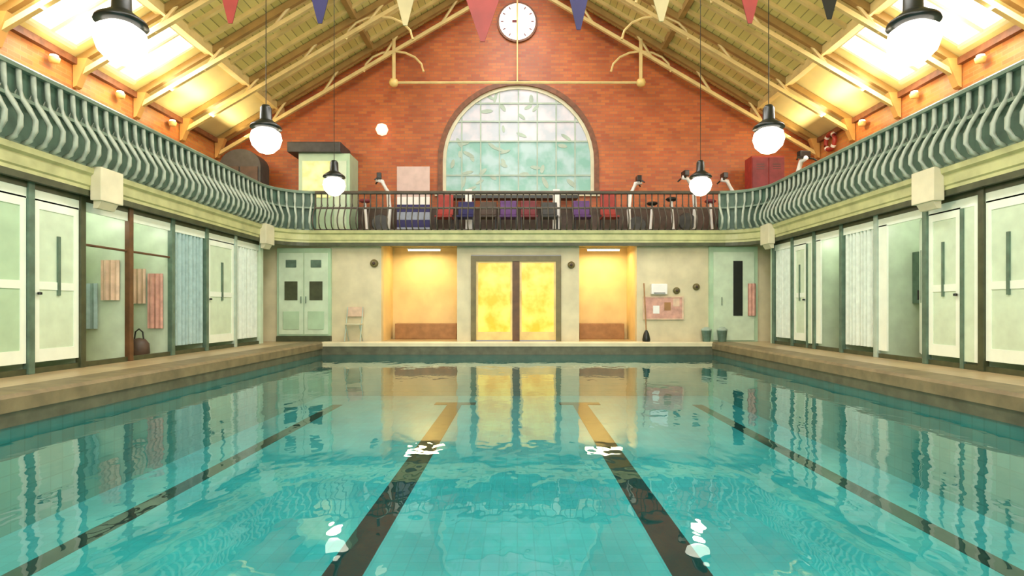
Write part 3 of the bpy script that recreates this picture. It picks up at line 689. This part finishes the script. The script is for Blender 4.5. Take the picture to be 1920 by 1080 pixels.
# ------------------------------------------------------------------ pendant lamps
def pendant():
    t = thing('pendant_lamp', '', 'lamp', (0, 0, 0), 0, 'black capped pendant lamps over the pool')
    zc = 3.62
    MB().tube([(0, 0, zc+.28), (0, 0, 8.35)], .006, 6).build('rod', 'black', t)
    MB().lathe([(0, .33), (.05, .32), (.075, .28), (.08, .12), (.13, .08), (.20, .03), (.21, 0), (.12, -.01), (0, -.01)], (0, 0, zc), 20).build('cap', 'black', t, smooth=True)
    MB().lathe([(.12, -.01), (.19, -.06), (.21, -.15), (.18, -.25), (.10, -.33), (0, -.36)], (0, 0, zc), 20).build('globe', 'lamp_glass', t, smooth=True)
    return t
pro = pendant()
pos = [(-3.5, 4.95, 'black capped glowing pendant lamp at the upper left, largest on the left'), (3.5, 4.95, 'black capped glowing pendant lamp at the upper right, largest on the right'),
       (-3.5, 7.8, 'middle pendant lamp of the left row'), (3.5, 7.8, 'middle pendant lamp of the right row, against orange brick'),
       (-3.5, 10.7, 'farthest pendant lamp of the left row, before the mint booth'), (3.5, 10.7, 'farthest pendant lamp of the right row, before the exercise machines')]
for k, (x, y, lab) in enumerate(pos):
    o = pro if k == 0 else copy_tree(pro)
    o.location = (x, y, 0); o['label'] = lab
    point('pendant_light', (x, y, 3.05), 32, (1.0, 0.86, 0.62), .12)
t = thing('wall_lamp', 'small glowing peach globe lamp on the brick left of the arched window', 'lamp', (px(720, 68.2), GY, CAMZ+(HY-248)/68.2))
MB().box(-.05, .05, -.12, 0, -.03, .03).build('bracket', 'brick_dark', t)
MB().lathe([(0, -.17), (.12, -.12), (.17, 0), (.12, .12), (0, .17)], (0, -.24, 0), 16).build('globe', 'wall_lamp_glass', t, smooth=True)
# warm uplights standing on the eaves rail
for s, n in ((-1, 'left'), (1, 'right')):
    for k, y in enumerate((7.9, 9.6, 11.2, 12.9)):
        t = thing('eaves_lamp', 'warm eaves lamp on the %s brick wall, %s' % (n, ['nearest of four', 'second from the camera', 'third from the camera', 'farthest of four'][k]), 'lamp', (s*(WX-.12), y, EAVE-.30), 0, 'eaves lamps on the %s wall' % n)
        MB().lathe([(0, -.06), (.07, -.04), (.09, .04), (.08, .05), (0, .05)], seg=14).build('bowl', 'gold', t, smooth=True)
        MB().lathe([(.07, .05), (.06, .09), (0, .11)], seg=14).build('bulb', 'lamp_glass', t, smooth=True)
        point('eaves_light', (s*(WX-.6), y, EAVE-.12), 21, (1.0, 0.74, 0.36), .08)

# ------------------------------------------------------------------ bunting
ty = 3.3
def zrow(x): return CAMZ+1.95-.05*math.cos(x*.5)
tag(MB().tube([(-5.6+.4*i, ty, 3.02+.006*(.4*i-5.6)**2) for i in range(29)], .006, 5).build('bunting_line', 'cream_flag'), 'thin line carrying the triangular flags across the pool', 'line')
fl = [(432, 44, 'red'), (600, 44, 'navy'), (760, 48, 'cream_flag'), (905, 78, 'red'), (1085, 56, 'navy'), (1240, 40, 'cream_flag'), (1406, 44, 'red'), (1555, 36, 'black')]
nm = ['leftmost red triangular flag on the bunting line', 'dark navy triangular flag on the left, right of the leftmost red one', 'cream triangular flag left of the clock', 'long red triangular flag just left of the clock',
      'dark navy triangular flag right of the clock', 'cream triangular flag right of the clock', 'red triangular flag on the right roof side', 'black triangular flag, rightmost on the line']
for k, (xp, yp, m_) in enumerate(fl):
    x = (xp-VX)/F*ty; zt = 3.02+.006*x*x; zb = CAMZ+(HY-yp)/F*ty
    mb = MB(); wq = .13 if k == 3 else .075
    mb.prism([(x-wq, zt), (x+wq, zt), (x+.012, zb), (x-.012, zb)], 'y', ty-.003, ty+.003)
    o = mb.build('pennant_flag', m_); tag(o, nm[k], 'flag', 'flags on the bunting line')

# ------------------------------------------------------------------ things in the gallery
G0 = 3.0
def gpx(x, y_): return (x-VX)/F*y_
# mint booth with dark roof, far left corner
t = thing('booth', 'mint green booth with a dark flat roof in the far left gallery corner', 'booth', (0, 0, G0))
yb0, yb1 = 14.55, 15.3; xa, xb = gpx(560, yb0), gpx(656, yb0)
B1(xa, xb, yb0, yb1, 0, 2.15).build('booth_wall', 'mint', t)
w_ = B1(xa+.1, xb-.5, yb0-.02, yb0, 1.0, 1.95).build('booth_window', 'yellow_green', t)
B1(xb-.40, xb-.08, yb0-.03, yb0, 0.02, 1.95).build('booth_door', 'mint_pale', t)
B1(xa-.25, xb-.2, yb0-.15, yb1, 2.15, 2.42, bev=.04).build('roof', 'dark_grey', t)
# arched dark wooden doorway in the gable's left end
t = thing('arched_cupboard', 'tall dark round topped cupboard at the left end of the gallery', 'cupboard', (gpx(450, 14.2), 14.2, G0))
pts = [(-.52, 0), (.52, 0), (.52, 1.75)]+[(.52*math.cos(a_), 1.75+.42*math.sin(a_)) for a_ in [PI*i/12 for i in range(1, 12)]]+[(-.52, 1.75)]
MB().prism(pts, 'y', 0, .5).build('cupboard_body', 'dark_grey', t)
for s in (-1, 1):
    d = B1(s*.02, s*.46, -.03, 0, .08, 1.72).build('door', 'dark_brown', t)
    MB().lathe([(0, -.02), (.02, 0), (0, .02)], (s*.07, -.045, 1.0), 8).build('knob', 'gold', d)
# display banner
t = thing('display_banner', 'tall pale banner over navy and white stripes left of the arched window', 'banner', (gpx(775, 14.7), 14.7, G0))
B1(-.43, .43, 0, .02, 1.05, 1.85).build('upper_panel', 'pale_pink' if 'pale_pink' in MATS else 'white', t)
for k in range(5): B1(-.43, .43, 0, .02, .05+.2*k, .25+.2*k).build('stripe', ['steel_blue', 'navy', 'steel_blue', 'navy', 'white'][k], t)
B1(-.45, .45, -.1, .12, 0, .05).build('base', 'dark_grey', t)
# exercise machines
def machine(x, y, rz, label, seatm='black', postm='white'):
    t = thing('exercise_machine', label, 'exercise machine', (x, y, G0), rz, 'exercise machines in the gallery')
    MB().box(-.45, .45, -.05, .05, 0, .07, bev=.01).build('base_beam', 'dark_grey', t)
    MB().box(-.44, -.36, -.25, .25, 0.0, .06, bev=.01).build('foot', 'dark_grey', t)
    MB().box(.36, .44, -.25, .25, 0.0, .06, bev=.01).build('foot', 'dark_grey', t)
    MB().tube([(.30, 0, .05), (.34, 0, .7), (.30, 0, 1.15), (.16, 0, 1.42), (.0, 0, 1.46)], .055, 8).build('upright', postm, t, smooth=True)
    MB().tube([(-.22, 0, .05), (-.28, 0, .85)], .035, 8).build('seat_post', postm, t)
    MB().lathe([(0, .0), (.10, .01), (.15, .05), (.12, .09), (0, .1)], (-.28, 0, .84), 14).build('saddle', seatm, t, smooth=True)
    MB().tube([(-.02, -.25, 1.40), (.04, -.2, 1.46), (.04, .2, 1.46), (-.02, .25, 1.40)], .02, 6).build('handlebar', 'black', t)
    MB().lathe([(0, -.05), (.22, -.045), (.24, 0), (.22, .045), (0, .05)], seg=18).build('flywheel', 'dark_grey', t).location = (.12, 0, .33)
    for c in t.children:
        if c.name.startswith('flywheel'): c.rotation_euler = (PI/2, 0, 0)
    MB().box(.02, .14, -.13, .13, 1.48, 1.62, bev=.015).build('console', 'black', t)
    return t
for x_, y_, rz, lab, sm in ((705, 14.5, .2, 'white exercise machine with a maroon saddle left of the striped banner', 'maroon'),
                            (1203, 14.8, PI, 'white exercise machine right of the red chair by the arched window', 'black'),
                            (1279, 14.25, 0.1, 'white curved exercise machine in the middle of the right group', 'black'),
                            (1352, 14.5, 0.0, 'white hooked exercise machine, rightmost at the far gallery', 'maroon')):
    machine(gpx(x_, y_), y_, rz, lab, sm)
machine(6.4, 12.4, PI/2+.2, 'white exercise machine alone in the right side gallery, right of the middle lamp')
# chairs along the far railing
def chair(x, y, rz, m_, label, h=1.0):
    t = thing('gallery_chair', label, 'chair', (x, y, G0), rz, 'chairs behind the far railing')
    MB().box(-.22, .22, -.22, .22, .43, .48, bev=.02).build('seat', m_, t)
    MB().box(-.21, .21, .19, .24, .55, h, bev=.02).build('backrest', m_, t)
    for sx in (-1, 1):
        MB().tube([(sx*.2, -.19, 0), (sx*.2, -.19, .44)], .014, 6).build('leg', 'black', t)
        MB().tube([(sx*.2, .20, 0), (sx*.2, .21, h-.05)], .014, 6).build('leg', 'black', t)
    return t
cs = [(833, 'red', 'red padded chair below the left foot of the arched window', 1.08), (873, 'navy', 'navy padded chair beside the red one left of the window table', .9), (915, 'dark_brown', 'dark brown padded chair under the left half of the arched window', .9),
      (953, 'purple', 'purple padded chair under the middle of the arched window', .92), (992, 'maroon', 'maroon padded chair just right of the middle of the window', .92),
      (1030, 'dark_grey', 'dark grey padded chair under the right half of the window', .88), (1092, 'purple', 'purple padded chair left of the rightmost red one', .92), (1143, 'red', 'red padded chair below the right foot of the arched window', 1.2)]
for x_, m_, lab, h_ in cs: chair(gpx(x_, 14.35), 14.35, 0, m_, lab, h_)
t = thing('red_locker', 'tall red locker in the far right gallery corner below the middle lamp', 'locker', (6.45, 14.6, G0))
MB().box(-.42, .42, -.2, .25, .04, 2.05, bev=.015).build('locker_body', 'red', t)
MB().box(-.40, .40, -.18, .2, 0, .04).build('plinth', 'black', t)
for u in (-1, 1):
    d = MB().box(u*.21-.195, u*.21+.195, -.225, -.2, .08, 2.0).build('door', 'maroon', t)
    MB().tube([(u*.05, -.245, 1.0), (u*.05, -.245, 1.15)], .012, 6).build('handle', 'chrome', d)
    for q in range(3): MB().box(u*.21-.1, u*.21+.1, -.229, -.225, 1.7+q*.06, 1.715+q*.06).build('vent', 'black', d)
# long shelf under the window with two white posts
t = thing('window_table', 'long dark narrow table on two white posts under the arched window', 'table', (gpx(960, 15.05), 15.05, G0))
MB().box(-1.9, 1.75, -.18, .18, 1.05, 1.14, bev=.01).build('table_top', 'black', t)
for xq in (880, 1042):
    x0 = gpx(xq, 15.05)-gpx(960, 15.05)
    MB().box(x0-.09, x0+.09, -.24, -.185, .55, 1.28, bev=.01).build('post', 'white', t)
    MB().box(x0-.09, x0+.09, -.18, .1, 0, .55).build('leg', 'white', t)
# ring on the right wall
t = thing('life_ring', 'red life ring hung on the right brick wall under the eaves', 'life ring', (WX-.10, 14.25, EAVE-.30))
MB().tube([(0, .20*math.cos(a_), .20*math.sin(a_)) for a_ in [2*PI*i/20 for i in range(20)]], .055, 8, closed=True).build('ring', 'red', t, smooth=True)
for k in range(4):
    a_ = PI/4+k*PI/2
    MB().tube([(0, .20*math.cos(a_+d), .20*math.sin(a_+d)) for d in (-.15, 0, .15)], .060, 8).build('white_band', 'white', t)
